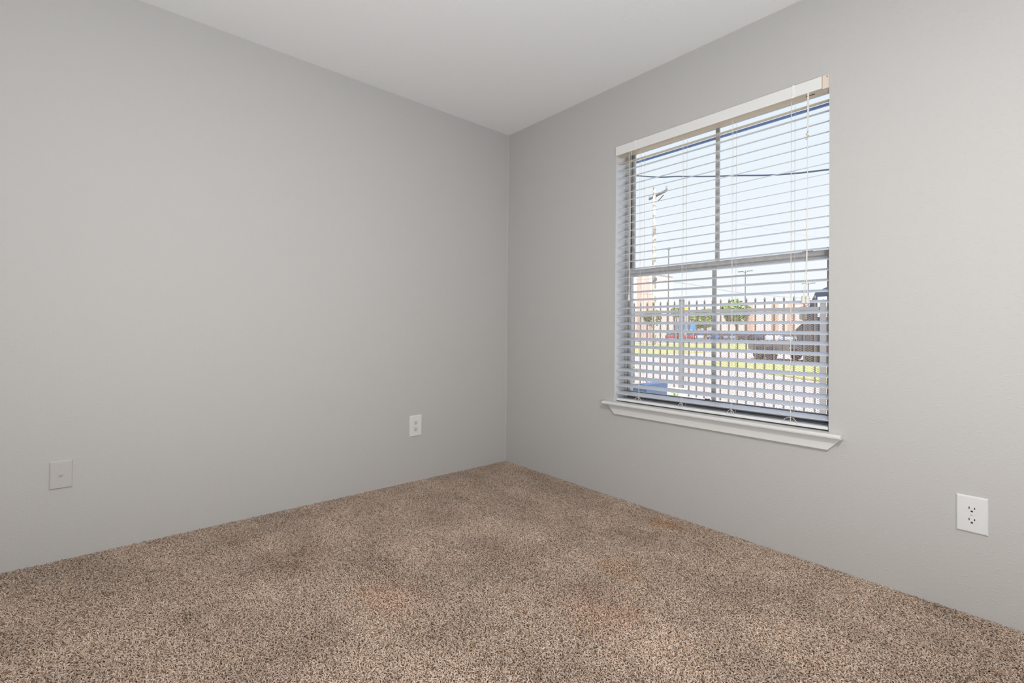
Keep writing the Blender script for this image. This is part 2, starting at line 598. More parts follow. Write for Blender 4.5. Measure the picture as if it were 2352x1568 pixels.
# loose cord curls under the last slat at each ladder
def curl(bm, pts, r=.0009):
    P = [Vector(p) for p in pts]
    out = []
    for i in range(len(P) - 1):
        p0, p1, p2, p3 = P[max(i - 1, 0)], P[i], P[i + 1], P[min(i + 2, len(P) - 1)]
        for s in range(6):
            u = s / 6
            out.append(.5 * ((2 * p1) + (-p0 + p2) * u + (2 * p0 - 5 * p1 + 4 * p2 - p3) * u * u + (-p0 + 3 * p1 - 3 * p2 + p3) * u ** 3))
    out.append(P[-1])
    tube(bm, out, r, 5)
for y, w in zip(LAD, (.020, .012, .014, .024)):
    bm = bmesh.new()
    curl(bm, [(.011, y, .606), (.008, y + w * .6, .603), (.006, y + w, .592), (.008, y + w * .9, .5835)])
    curl(bm, [(.011, y, .606), (.008, y - w * .5, .604), (.006, y - w * .95, .594), (.009, y - w * 1.05, .5835)])
    curl(bm, [(.011, y - .001, .607), (.0075, y - .002, .595), (.009, y - .001, .5835)])
    bpart('cord_loop', bm, M['cord'])

# pull cords hanging in front of the slats
def tassel(bm, y, zt, x=-.008, s=1.0):
    lathe(bm, [(.0042 * s, 0.0), (.0052 * s, -.003), (.0052 * s, -.008), (.0064 * s, -.020), (.0080 * s, -.030), (.0078 * s, -.033), (.005 * s, -.0345)], (x, y, zt), 'Z', 16)
bm = bmesh.new()
tube(bm, [(-.008, -1.0200, 2.016), (-.008, -1.0205, 1.6), (-.008, -1.0205, 1.188)], .0011, 6)
tube(bm, [(-.008, -1.0295, 2.016), (-.008, -1.0285, 1.6), (-.008, -1.0225, 1.188)], .0011, 6)
c1 = bpart('pull_cord', bm, M['cord'])
bm = bmesh.new()
tassel(bm, -1.0212, 1.1915)
bpart('tassel', bm, M['tassel'], c1, smooth=True)
bm = bmesh.new()
for dy, dx in ((-.0022, 0), (0, .001), (.0022, 0)):
    tube(bm, [(-.009 + dx, -1.8778 + dy, 2.018), (-.008 + dx, -1.8772 + dy, 1.93), (-.007 + dx, -1.8752 + dy * .5, 1.842)], .0012, 6)
tube(bm, [(-.007, -1.8752, 1.842), (-.0075, -1.8755, 1.7), (-.008, -1.877, 1.6), (-.008, -1.8735, 1.45), (-.008, -1.8755, 1.32), (-.008, -1.874, 1.22), (-.008, -1.8778, 1.135)], .0013, 6)
tube(bm, [(-.007, -1.8745, 1.842), (-.0075, -1.8752, 1.7), (-.0085, -1.8765, 1.6), (-.0085, -1.872, 1.45), (-.0085, -1.873, 1.32), (-.0085, -1.868, 1.22), (-.0085, -1.862, 1.135)], .0010, 6)
tube(bm, [(-.008, -1.8745, 1.32), (-.008, -1.8735, 1.22), (-.008, -1.8665, 1.135)], .0010, 6)
c2 = bpart('pull_cord', bm, M['cord'])
bm = bmesh.new()
curl(bm, [(-.012, -1.8790, 1.848), (-.004, -1.8720, 1.842), (-.012, -1.8715, 1.836), (-.004, -1.8785, 1.832), (-.011, -1.8760, 1.826), (-.006, -1.8735, 1.822), (-.010, -1.8705, 1.815)], .0018)
kn = bpart('cord_knot', bm, M['knot'], c2)
for yy_ in (-1.8620, -1.8770):
    bm = bmesh.new()
    tassel(bm, yy_, 1.1405, s=1.28)
    bpart('tassel', bm, M['tassel'], c2, smooth=True)

# ------------------------------------------------------------------ wall plates
def plate(bm, u0, u1, z0, z1, fn, d=.006, bev=.005):
    """bevelled raised plate; fn(u, z, depth)"""
    o = [(u0, z0), (u1, z0), (u1, z1), (u0, z1)]
    cu, cz = (u0 + u1) / 2, (z0 + z1) / 2
    rings = []
    for inset, dep in ((0, 0), (0, d * .45), (bev * .45, d * .85), (bev, d), ):
        rings.append([bm.verts.new(fn(u + (inset if u < cu else -inset), z + (inset if z < cz else -inset), dep)) for u, z in o])
    for i in range(3):
        for k in range(4):
            bm.faces.new((rings[i][k], rings[i][(k + 1) % 4], rings[i + 1][(k + 1) % 4], rings[i + 1][k]))
    bm.faces.new(rings[-1])
    bm.faces.new(rings[0][::-1])

# cable plate on the left wall
x0, x1, z0, z1 = -2.5536, -2.4807, .3035, .4180
fnL = lambda u, z, d: (u, -.0003 - d, z)
cp = thing('cable_wall_plate', ((x0 + x1) / 2, 0, z0), 'wall-coloured cable plate with one coax stud, low at the far left of the left wall', 'wall plate')
def at_thing(T, name, bm, m, parent=None, **k):
    bmesh.ops.translate(bm, verts=bm.verts, vec=-Vector(T.location))
    return build(name, bm, m, parent or T, **k)
bm = bmesh.new(); plate(bm, x0, x1, z0, z1, fnL)
at_thing(cp, 'cover_plate', bm, M['painted_plate'])
bm = bmesh.new()
cu, cz = (x0 + x1) / 2, (z0 + z1) / 2
lathe(bm, [(.0062, -.006), (.0062, -.0085), (.0046, -.0088), (.0046, -.016), (.0036, -.0168)], (cu, 0, cz), 'Y', 16)
cx_ = at_thing(cp, 'coax_connector', bm, M['painted_plate'], smooth=False)
bm = bmesh.new(); lathe(bm, [(.0012, -.0165), (.0012, -.0172)], (cu, 0, cz), 'Y', 10)
at_thing(cp, 'connector_hole', bm, M['slot'], cx_)
for zz in (cz + .042, cz - .042):
    bm = bmesh.new(); lathe(bm, [(.0032, -.0058), (.0030, -.0068), (.0015, -.0073)], (cu, 0, zz), 'Y', 12)
    at_thing(cp, 'screw', bm, M['painted_plate'])

def receptacle_face(bm, cu, cz, fn, w=.0170, h=.0145, d0=.0055, d1=.0072, n=28):
    A, B = [], []
    for k in range(n):
        a = 2 * math.pi * k / n
        u = w * math.cos(a); z = w * math.sin(a)
        z = max(-h, min(h, z))
        A.append(bm.verts.new(fn(cu + u, cz + z, d0)))
        B.append(bm.verts.new(fn(cu + u * .96, cz + z * .96, d1)))
    for k in range(n):
        bm.faces.new((A[k], A[(k + 1) % n], B[(k + 1) % n], B[k]))
    bm.faces.new(B)
    bm.faces.new(A[::-1])

def slots(bm, cu, cz, fn, d=.0072):
    for du, hh in ((-.0064, .0042), (.0064, .0034)):
        pts = [(du - .0012, .0035 - hh), (du + .0012, .0035 - hh), (du + .0012, .0035 + hh), (du - .0012, .0035 + hh)]
        prism(bm, [(cu + a, cz + c) for a, c in pts], lambda u, v, a: fn(u, v, a), d - .001, d + .0003)
    pts = [(.0028 * math.cos(a), -.0075 + .0030 * math.sin(a)) for a in [math.pi * k / 8 for k in range(9)]] + [(-.0028, -.0100), (.0028, -.0100)]
    prism(bm, [(cu + a, cz + c) for a, c in pts], lambda u, v, a: fn(u, v, a), d - .001, d + .0003)

# white outlet on the left wall
x0, x1, z0, z1 = -.8388, -.7490, .2955, .4280
o1 = thing('wall_outlet', ((x0 + x1) / 2, 0, z0), 'white outlet with two round almond sockets, on the left wall near the corner', 'outlet')
bm = bmesh.new(); plate(bm, x0, x1, z0, z1, fnL)
at_thing(o1, 'cover_plate', bm, M['white_plate'])
cu, cz = (x0 + x1) / 2 - .001, (z0 + z1) / 2
for dz in (.0205, -.0205):
    bm = bmesh.new(); receptacle_face(bm, cu, cz + dz, fnL, .0175, .0150, d1=.0078)
    rc = at_thing(o1, 'socket', bm, M['almond'])
    bm = bmesh.new(); slots(bm, cu, cz + dz, fnL, .0078)
    at_thing(o1, 'socket_slots', bm, M['slot'], rc)
bm = bmesh.new(); lathe(bm, [(.0030, -.0058), (.0028, -.0072), (.0012, -.0077)], (cu, 0, cz), 'Y', 12)
at_thing(o1, 'screw', bm, M['almond'])

# white outlet on the right wall
ya_, yb_, z0, z1 = -2.3924, -2.3166, .2923, .4186
fnR = lambda u, z, d: (-.0003 - d, u, z)
o2 = thing('wall_outlet', (0, (ya_ + yb_) / 2, z0), 'all-white outlet with flush sockets and centre screw, on the right wall right of the window', 'outlet')
bm = bmesh.new(); plate(bm, ya_, yb_, z0, z1, fnR)
at_thing(o2, 'cover_plate', bm, M['white_plate'])
cu, cz = (ya_ + yb_) / 2, (z0 + z1) / 2 - .001
for dz in (.0195, -.0195):
    bm = bmesh.new(); receptacle_face(bm, cu, cz + dz, fnR, .0172, .0142, d1=.0064)
    rc = at_thing(o2, 'socket', bm, M['white_plate'])
    bm = bmesh.new(); slots(bm, cu, cz + dz, lambda u, v, a: fnR(2 * cu - u, v, a), .0064)
    at_thing(o2, 'socket_slots', bm, M['slot'], rc)
bm = bmesh.new(); lathe(bm, [(.0036, -.0058), (.0033, -.0074), (.0015, -.0081)], (0, cu, cz), 'X', 12)
at_thing(o2, 'screw', bm, M['screw'])

# ================================================================== OUTSIDE
GZ = -0.30
def ray(px, py):
    """direction of the view ray through a photo pixel, used to survey where outdoor things stand"""
    return (fwd * F_PX + r2 * (px - 1176 - SX) - u2 * (py - 784 - SY)).normalized()
def on_x(px, py, X):
    d = ray(px, py)
    return CAM + d * ((X - CAM.x) / d.x)
def on_ground(px, py):
    d = ray(px, py)
    return CAM + d * ((GZ - CAM.z) / d.z)

X = {}
X['concrete'] = mat('sunlit_concrete', (0.56, 0.49, 0.45), 0.85)
noise_color(X['concrete'], (0.60, 0.50, 0.43), (0.68, 0.58, 0.50), 1.5)
X['grass'] = mat('dry_grass', (0.40, 0.46, 0.16), 0.9)
noise_color(X['grass'], (0.40, 0.45, 0.10), (0.66, 0.62, 0.22), 2.5, 5)
X['iron'] = mat('dark_painted_iron', (0.16, 0.125, 0.105), 0.6)
X['post_iron'] = mat('grey_painted_iron', (0.21, 0.195, 0.185), 0.6)
X['mesh'] = mat('rusty_mesh_steel', (0.20, 0.135, 0.105), 0.6)
X['wood'] = mat('weathered_pole_wood', (0.62, 0.55, 0.47), 0.9)
noise_color(X['wood'], (0.25, 0.20, 0.16), (0.58, 0.52, 0.45), 3.0, 5, .40, .56)
X['dark'] = mat('dark_metal', (0.16, 0.15, 0.15), 0.6)
X['cable'] = mat('cable_black', (0.06, 0.075, 0.10), 0.6)
X['thin'] = mat('thin_wire_grey', (0.30, 0.30, 0.32), 0.6)
X['peach'] = mat('peach_stucco', (0.80, 0.68, 0.58), 0.9)
X['peach_d'] = mat('terracotta_stucco', (0.62, 0.40, 0.30), 0.9)
X['cream'] = mat('cream_masonry', (0.74, 0.66, 0.50), 0.9)
X['pink'] = mat('pink_stucco', (0.62, 0.42, 0.36), 0.9)
X['leaf'] = mat('leaf_green', (0.30, 0.40, 0.12), 0.8)
noise_color(X['leaf'], (0.16, 0.24, 0.06), (0.46, 0.55, 0.22), 1.2, 4)
X['leaf_d'] = mat('leaf_dark_green', (0.14, 0.20, 0.07), 0.8)
noise_color(X['leaf_d'], (0.08, 0.13, 0.04), (0.26, 0.34, 0.13), 2.0, 4)
X['bark'] = mat('bark', (0.28, 0.22, 0.17), 0.9)
X['yellow'] = mat('yellow_sign', (0.80, 0.52, 0.05), 0.6)
X['blue'] = mat('blue_panel', (0.10, 0.33, 0.62), 0.5)
X['white'] = mat('white_paint', (0.75, 0.75, 0.75), 0.4)
X['asphalt'] = mat('asphalt', (0.30, 0.28, 0.27), 0.9)
X['tyre'] = mat('tyre_rubber', (0.03, 0.03, 0.03), 0.8)
X['carglass'] = mat('car_glass', (0.05, 0.07, 0.10), 0.1)
X['navy'] = mat('blue_eave_bar', (0.16, 0.24, 0.44), 0.5)
X['slate'] = mat('slate_blue_panel', (0.16, 0.24, 0.36), 0.35)

bm = newbox(.19, 260, -120, 220, GZ - .3, GZ)
tag(build('ground', bm, X['concrete']), 'pale sunlit concrete yard and drive outside the window', 'ground', kind='structure')
bm = newbox(55, 95, -40, 110, GZ, GZ + .02)
tag(build('parking_lot', bm, X['asphalt']), 'grey parking lot in front of the far building', 'parking lot', kind='structure')

def patch(name, pxs, h, label):
    bm = bmesh.new()
    P = [on_ground(*q) for q in pxs]
    pts = [(p.x, p.y) for p in P]
    prism(bm, pts, lambda u, v, a: (u, v, a), GZ + .001, GZ + h)
    return tag(build(name, bm, X['grass']), label, 'grass', kind='stuff')
patch('grass', [(1585, 839), (1700, 826), (1960, 842), (1980, 892), (1900, 880), (1700, 850)], .05, 'sunlit yellow-green grass island between the two strips of concrete')
patch('grass', [(1380, 788), (1960, 793), (1960, 806), (1700, 806), (1380, 820)], .04, 'far grass verge beyond the drive, before the parked cars')

# ---- fence
FA = Vector((4.8553, 1.9555, 0)); FTH = -1.5136
FD = Vector((math.cos(FTH), math.sin(FTH), 0))
FP = .115
WALLT = -.20 - GZ      # top of the low wall the fence stands on
fence = thing('iron_fence', (FA.x + FD.x * 11.5 * FP, FA.y + FD.y * 11.5 * FP, GZ), 'dark iron picket fence backed with expanded metal mesh outside the window', 'fence', rz=FTH)
# fence is built in its own frame: local x runs along the fence, 0 at the middle
def fx(i): return (i - 11.5) * FP
TOPZ, RAILZ = 1.49 - GZ, 1.315 - GZ
POSTS = (7, 22.75)
i_min, i_max = -9, 33
for i in range(i_min, i_max + 1):
    if any(abs(i - p) < .6 for p in POSTS) or i == -9 or i == 33: continue
    x = fx(i)
    bm = bmesh.new()
    box(bm, x - .0085, x + .0085, -.0085, .0085, WALLT + .03, TOPZ - .05)
    # spear finial
    prof = [(.008, 0), (.015, .004), (.015, .010), (.008, .013), (.015, .024), (.013, .034), (.002, .062)]
    lathe(bm, prof, (x, 0, TOPZ - .06), 'Z', 8)
    build('picket', bm, X['iron'], fence)
for zc in (RAILZ, WALLT + .08):
    bm = bmesh.new()
    box(bm, fx(i_min), fx(i_max), -.014, .014, zc - .022, zc + .022, bev=.002)
    build('rail', bm, X['post_iron'], fence)
for i in (i_min, 7, 22.75, i_max):
    bm = bmesh.new()
    w = .032 if i != 22.75 else .030
    top = TOPZ if i != 22.75 else TOPZ - .10
    box(bm, fx(i) - w, fx(i) + w, -w, w, WALLT, top, bev=.003)
    p_ = build('post', bm, X['post_iron'], fence)
    bm = bmesh.new()
    lathe(bm, [(w * 1.25, 0), (w * 1.3, .012), (w * 1.0, .022), (w * .55, .035), (.004, .045)], (fx(i), 0, top), 'Z', 12)
    build('post_cap', bm, X['post_iron'], p_)
# expanded metal: zigzag strands meeting in diamonds, fixed to the far side
bm = bmesh.new()
LW, SH, ST = .044, .0118, .0022
xa, xb2, zb0, zt0 = fx(-3), fx(27), WALLT + .06, RAILZ - .02
rows = int((zt0 - zb0) / SH)
cols = int((xb2 - xa) / (LW / 2))
for r in range(rows):
    prev = None
    zc = zb0 + r * SH
    for c in range(cols + 1):
        x = xa + c * LW / 2
        z = zc + (SH / 2 if (c + r) % 2 else -SH / 2) * .92
        q = [bm.verts.new((x, y_, z + h)) for y_, h in ((.016, -ST), (.018, ST), (.020, -ST * .2))]
        if prev:
            for k in range(3):
                bm.faces.new((prev[k], prev[(k + 1) % 3], q[(k + 1) % 3], q[k]))
        prev = q
me_ = build('mesh_panel', bm, X['mesh'], fence)

# ---- utility pole
def at3(v): return (v.x, v.y, v.z)
PX = 40.0
pb = on_x(1503, 700, PX); ptop = on_x(1503, 430, PX)
pole = thing('utility_pole', (PX, pb.y, GZ), 'tall weathered wooden utility pole with one crossarm, seen through the left panes', 'pole')
H = ptop.z - GZ
bm = bmesh.new(); tube(bm, [(0, 0, 0), (0, (ptop.y - pb.y) * .5, H * .5), (0, ptop.y - pb.y, H)], [.19, .17, .13], 12)
build('shaft', bm, X['wood'], pole)
ca, cb = on_x(1492, 457, PX + 1.2), on_x(1531, 437, PX - 1.2)
o_ = Vector(pole.location)
bm = bmesh.new(); tube(bm, [ca - o_, cb - o_], .14, 4)
arm = build('crossarm', bm, X['dark'], pole)
for q, dz in ((ca, .14), (cb, .14), (ca.lerp(cb, .28), .14)):
    bm = bmesh.new(); lathe(bm, [(.05, 0), (.09, .08), (.06, .16), (.09, .24), (.03, .34)], tuple(q - o_ + Vector((0, 0, dz - .02))), 'Z', 10)
    build('insulator', bm, X['thin'], pole)
bm = bmesh.new()
tube(bm, [on_x(1524, 448, PX - .6) - o_, on_x(1511, 462, PX) - o_], .05, 5)
build('brace', bm, X['dark'], pole)
bm = bmesh.new()
jb = on_x(1505, 641, PX - .3) - o_
box(bm, jb.x - .1, jb.x + .1, jb.y - .12, jb.y + .12, jb.z - .16, jb.z + .16, bev=.02)
build('junction_box', bm, X['dark'], pole)

def lamp_post(px, top, X0, span, label):
    a = on_x(px, top, X0)
    T = thing('lamp_post', (X0, a.y, GZ), label, 'lamp post')
    h = a.z - GZ
    bm = bmesh.new(); tube(bm, [(0, 0, 0), (0, 0, h * .5), (0, 0, h)], [.07, .055, .045], 10)
    build('shaft', bm, X['dark'], T)
    for s in (-1, 1):
        bm = bmesh.new()
        tube(bm, [(0, 0, h - .25), (0, s * span * .35, h - .12)], .03, 6)
        box(bm, -.18, .18, min(s * span * .3, s * span), max(s * span * .3, s * span), h - .13, h - .07, bev=.02)
        build('lamp_head', bm, X['dark'], T)
lamp_post(1536, 568, 40, .62, 'double-headed parking lot lamp just right of the wooden utility pole')
lamp_post(1712, 621, 62, .85, 'double-headed lamp post in the lower middle pane')
lamp_post(1857, 649, 80, .85, 'most distant lamp post, right behind the blind tassels')

# ---- wires
def wire(name, pts, r, m, label):
    bm = bmesh.new()
    curl(bm, [tuple(p) for p in pts], r)
    return tag(build(name, bm, m), label, 'cable', group=None)
def ext(a, b, k):  # carry a line on past its end
    return b + (b - a) * k
A_, B_, C_, D_ = on_x(1457, 403, 8), on_x(1560, 405, 8), on_x(1680, 403.5, 8), on_x(1905, 389, 8)
w1 = wire('overhead_cable', [ext(B_, A_, 4) + Vector((0, 0, .35)), A_, B_, C_, D_, ext(C_, D_, 2.5) + Vector((0, 0, .5))], .017, X['cable'], 'thick black overhead cable sagging across the upper panes')
wire('overhead_wire', [ext(on_x(1510, 641, 40), on_x(1450, 642, 40), 3), on_x(1450, 642, 40), on_x(1508, 640, 39.8)], .022, X['thin'], 'thin wire from the left to the utility pole at junction box height')
wire('overhead_wire', [ext(on_x(1540, 677, 42), on_x(1450, 674, 42), 3), on_x(1450, 674, 42), on_x(1480, 675, 41), on_x(1503, 676, 40)], .022, X['thin'], 'lowest thin wire, running from the left edge to the utility pole')
wire('overhead_wire', [cb + Vector((0, 0, .3)), on_x(1600, 478, 36), on_x(1700, 512, 34), on_x(1960, 560, 30)], .006, X['thin'], 'faint wire running right and down from the pole crossarm')
wire('overhead_wire', [on_x(1509, 642, 39.8), on_x(1600, 655, 45), on_x(1700, 672, 52), on_x(1840, 684, 60), on_x(1960, 688, 66)], .025, X['thin'], 'thin wire running right from the pole across the lower panes')

# blue bar in place of the eave edge, brackets added, outside the window head
ca_, cb_ = on_x(1455, 377, .5), on_x(1850, 253, .5)
cn = thing('eave_edge_bar', (.5, (ca_.y + cb_.y) / 2, (ca_.z + cb_.z) / 2), 'blue bar in place of the eave edge just outside the top of the window', 'rail')
dirv = (cb_ - ca_)
bm = bmesh.new()
c0 = Vector(cn.location)
aa, bb = ca_ - dirv * .5 - c0, cb_ + dirv * .6 - c0
box(bm, -.007, .007, min(aa.y, bb.y), max(aa.y, bb.y), -.0065, .0065, bev=.002)
build('rail_bar', bm, X['navy'], cn)
for k in (0, 1):
    yy_ = (aa.y + .05) if k == 0 else (bb.y - .05)
    bm = bmesh.new()
    tube(bm, [(0, yy_, 0), (-.31, yy_, .0)], .008, 6)
    build('bracket', bm, X['navy'], cn)

# ---- buildings
def building(X0, pa, pb_, ptop_, label, m, pil=(), extra=0, depth=14):
    a, b_ = on_x(pa, 700, X0), on_x(pb_, 700, X0 + depth)
    top = on_x((pa + pb_) / 2, ptop_, X0).z
    T = thing('building', (X0, (a.y + b_.y) / 2, GZ), label, 'building')
    y0_, y1_ = min(a.y, b_.y) - T.location.y - extra, max(a.y, b_.y) - T.location.y + extra
    h = top - GZ
    bm = bmesh.new(); box(bm, 0, depth, y0_, y1_, 0, h - .25)
    build('wall', bm, m, T)
    bm = bmesh.new(); box(bm, -.25, depth + .2, y0_ - .2, y1_ + .2, h - .25, h, bev=.04)
    build('parapet', bm, X['peach'], T)
    for px in pil:
        y = on_x(px, 740, X0).y - T.location.y
        bm = bmesh.new(); box(bm, -.35, -.001, y - .45, y + .45, 0, h - .5, bev=.03)
        build('pilaster', bm, X['peach_d'], T)
    return T, h
building(96, 1650, 1850, 690, 'long low peach building with terracotta pilasters across the parking lot', X['peach'], (1724, 1782, 1816, 1849))
Tl, hl = building(84, 1400, 1545, 628, 'taller pale peach building at the left edge of the window view', X['peach'], (1470,), depth=8)
# tapered pink pylon in front of the left building
a = on_x(1486, 700, 55); tz = on_x(1482, 633, 55).z
py_ = thing('pylon', (55, a.y, GZ), 'tapered pink stucco pylon in front of the taller peach building', 'pylon')
bm = bmesh.new()
h = tz - GZ
prism(bm, [(-.55, 0), (.55, 0), (.42, h * .6), (.10, h), (-.02, h), (-.42, h * .6)], lambda u, v, a_: (a_, u, v), -.5, .5)
build('tower', bm, X['pink'], py_)
bm = bmesh.new(); tube(bm, [(-.5, -.35, h * .8), (-.5, -1.1, 0)], .06, 6)
build('stay', bm, X['peach_d'], py_)

# ---- trees
def foliage(bm, c, r, n, s, seed, flat=1.0):
    rn = random.Random(seed)
    blobs = [(Vector(c) + Vector((rn.uniform(-.5, .5) * r, rn.uniform(-.6, .6) * r, rn.uniform(-.3, .5) * r * flat)), r * rn.uniform(.4, .6)) for _ in range(7)]
    for k in range(n):
        bc, brr = blobs[k % 7]
        d = Vector((rn.gauss(0, 1), rn.gauss(0, 1), rn.gauss(0, 1))).normalized()
        p = bc + d * brr * rn.uniform(.75, 1.05)
        nrm = (d + Vector((rn.uniform(-.6, .6), rn.uniform(-.6, .6), rn.uniform(-.6, .6)))).normalized()
        a = nrm.orthogonal().normalized(); b_ = nrm.cross(a)
        t_ = rn.uniform(0, 6.28)
        a, b_ = a * math.cos(t_) + b_ * math.sin(t_), b_ * math.cos(t_) - a * math.sin(t_)
        w = s * rn.uniform(.6, 1.2)
        q = [p - a * w, p - b_ * w * .45 + nrm * w * .1, p + a * w, p + b_ * w * .45 + nrm * w * .1]
        bm.faces.new([bm.verts.new(v) for v in q])
def tree(px, ptop_, pw, X0, label, m, seed, group=None):
    a = on_x(px, ptop_, X0)
    w = abs(on_x(px - pw / 2, 740, X0).y - on_x(px + pw / 2, 740, X0).y) / 2
    T = thing('tree', (X0, a.y, GZ), label, 'tree', group)
    h = a.z - GZ
    bm = bmesh.new()
    tube(bm, [(0, 0, 0), (.05, .05, h * .35), (.1, -.05, h * .7)], [.16, .12, .06], 8)
    tube(bm, [(.05, .05, h * .35), (-.1, w * .4, h * .7)], [.08, .04], 6)
    build('trunk', bm, X['bark'], T)
    bm = bmesh.new()
    foliage(bm, (0, 0, h - w * .95), w * 1.15, 1500, w * .16, seed)
    build('foliage', bm, m, T)
tree(1692, 690, 66, 70, 'round bright green tree in front of the parking lot, middle of the lower panes', X['leaf'], 11)
tree(1622, 706, 56, 68, 'lower green tree just left of the round bright one', X['leaf'], 12)
tree(1553, 706, 26, 60, 'small yellow-green tree left of the fence post', X['leaf'], 13)
tree(1502, 713, 40, 50, 'dark green tree at the foot of the utility pole', X['leaf_d'], 14)

# yellow sign and blue awning board
a = on_x(1577, 706, 58); b_ = on_x(1577, 716, 58)
T = thing('road_sign', (58, a.y, GZ), 'yellow square sign on a post right of the fence post', 'sign')
bm = bmesh.new(); tube(bm, [(0, 0, 0), (0, 0, a.z - GZ - .3)], .05, 6); build('post', bm, X['thin'], T)
bm = bmesh.new(); box(bm, -.03, .03, -.33, .33, b_.z - GZ - .05, a.z - GZ, bev=.02); build('sign_board', bm, X['yellow'], T)
a = on_x(1576, 742, 61); b_ = on_x(1576, 756, 61)
T = thing('bus_shelter', (61, a.y, GZ), 'bright blue panelled shelter behind the fence post', 'shelter')
bm = bmesh.new(); box(bm, -.6, .6, -1.15, 1.15, b_.z - GZ, a.z - GZ, bev=.05); build('roof_panel', bm, X['blue'], T)
for s in (-1, 1):
    bm = bmesh.new(); tube(bm, [(0, s * 1.0, 0), (0, s * 1.0, b_.z - GZ)], .06, 6); build('leg', bm, X['thin'], T)

# ---- cars (parked nose-in; local +x points away from the window)
def paint(name, c): return mat(name, c, 0.25, 0.1)
def car(px, X0, m, label, group='cars parked in the far lot', suv=False):
    g_ = on_x(px, 778, X0)
    T = thing('car', (X0, g_.y, GZ + .02), label, 'car', group, rz=0.0)
    k = 1.18 if suv else 1.0
    bm = bmesh.new()
    prof = [(-2.15, .35), (-2.2, .6), (-2.1, .85 * k), (-1.3, .92 * k), (1.35, .95 * k), (2.05, .88 * k), (2.2, .6), (2.1, .3)]
    prism(bm, prof, lambda u, v, a_: (u, a_, v), -.88, .88, bev=.07)
    build('body', bm, m, T)
    bm = bmesh.new()
    lo_, hi_ = .90 * k, 1.42 * k
    v = [bm.verts.new(p) for p in ((-1.35, -.80, lo_), (-1.35, .80, lo_), (1.6, .80, lo_), (1.6, -.80, lo_), (-.6, -.62, hi_), (-.6, .62, hi_), (.95, .62, hi_), (.95, -.62, hi_))]
    for q in ((0, 1, 2, 3), (4, 7, 6, 5), (0, 4, 5, 1), (1, 5, 6, 2), (2, 6, 7, 3), (3, 7, 4, 0)):
        bm.faces.new([v[i] for i in q])
    build('windows', bm, X['carglass'], T)
    build('roof', newbox(-.62, .97, -.63, .63, hi_ - .01, hi_ + .05, bev=.03), m, T)
    for wx in (-1.35, 1.35):
        for wy in (-.82, .82):
            bm = bmesh.new(); lathe(bm, [(.30, -.1), (.33, -.07), (.33, .07), (.30, .1)], (wx, wy, .33), 'Y', 16)
            build('wheel', bm, X['tyre'], T)
red, silver, bluep, darkp, whitep, greyp = paint('red_paint', (.62, .05, .09)), paint('silver_paint', (.55, .57, .60)), paint('blue_paint', (.10, .18, .42)), paint('dark_paint', (.07, .07, .08)), paint('white_car_paint', (.8, .8, .8)), paint('grey_paint', (.28, .30, .33))
car(1553, 78, red, 'red car parked just left of the fence post')
car(1592, 78, red, 'red car parked just right of the fence post')
car(1622, 78, silver, 'silver car parked right of the two red ones')
car(1655, 78, bluep, 'blue car parked behind the middle muntin')
car(1688, 78, greyp, 'grey car parked below the round green tree')
car(1718, 78, darkp, 'black car parked left of the terracotta pilasters', suv=True)
car(1750, 78, darkp, 'dark sedan parked between the black car and the white car')
car(1784, 78, whitep, 'white car parked in front of the peach building', suv=True)
car(1818, 78, silver, 'rightmost silver car parked beside the white one')

# ---- dark truck with its trailer, right side
tp = on_ground(1893, 836)
T = thing('truck', (tp.x, tp.y - .9, GZ), 'tall dark truck half hidden by the right edge of the window', 'truck')
navy = paint('dark_navy_paint', (.05, .06, .085))
bm = bmesh.new(); prism(bm, [(1.55, .55), (1.65, 1.5), (1.35, 1.75), (.95, 3.05), (.55, 3.25), (-2.6, 3.45), (-2.6, .55)], lambda u, v, a_: (a_, u, v), -1.1, 1.1, bev=.05)
build('cab', bm, navy, T)
bm = bmesh.new(); box(bm, -1.13, -1.101, .05, .85, 2.0, 2.85, bev=.01); build('side_window', bm, X['white'], T)
bm = bmesh.new(); box(bm, -1.13, -1.101, -1.2, -.25, 2.1, 2.9, bev=.01); build('side_window', bm, X['carglass'], T)
bm = bmesh.new(); box(bm, -1.13, -1.101, -.9, .5, 1.05, 1.35, bev=.01); build('stripe', bm, mat('green_stripe', (.05, .5, .28), .5), T)
bm = bmesh.new(); box(bm, -1.45, -1.3, 1.15, 1.4, 1.9, 2.45, bev=.03); tube(bm, [(-1.38, 1.3, 2.4), (-1.05, 1.1, 2.6)], .02, 5); build('mirror', bm, X['dark'], T)
for wy in (.85, -1.7):
    for wx in (-1.0, 1.0):
        bm = bmesh.new(); lathe(bm, [(.42, -.14), (.48, -.1), (.48, .1), (.42, .14)], (wx, wy, .48), 'X', 20)
        build('wheel', bm, X['tyre'], T)
ta, tb_ = on_ground(1755, 823), on_ground(1852, 831)
mid = (ta + tb_) / 2
L2 = (ta - tb_).length / 2
T = thing('flatbed_trailer', (mid.x, mid.y, GZ), 'low dark flatbed trailer parked left of the tall dark truck', 'trailer', rz=math.atan2(ta.y - tb_.y, ta.x - tb_.x))
bm = bmesh.new(); box(bm, -L2, L2, -.9, .9, .48, .62, bev=.02); tube(bm, [(L2, -.3, .5), (L2 + .9, 0, .45)], .04, 5); tube(bm, [(L2, .3, .5), (L2 + .9, 0, .45)], .04, 5)
build('deck', bm, X['dark'], T)
for s in (-1, 1):
    bm = bmesh.new(); box(bm, -L2, L2, s * .88 - .02, s * .88 + .02, .62, .92, bev=.01); build('side_rail', bm, X['dark'], T)
    for wx in (-.4, .42):
        bm = bmesh.new(); lathe(bm, [(.30, -.1), (.34, -.07), (.34, .07), (.30, .1)], (wx, s * 1.0, .34), 'Y', 18)
        build('wheel', bm, X['tyre'], T)

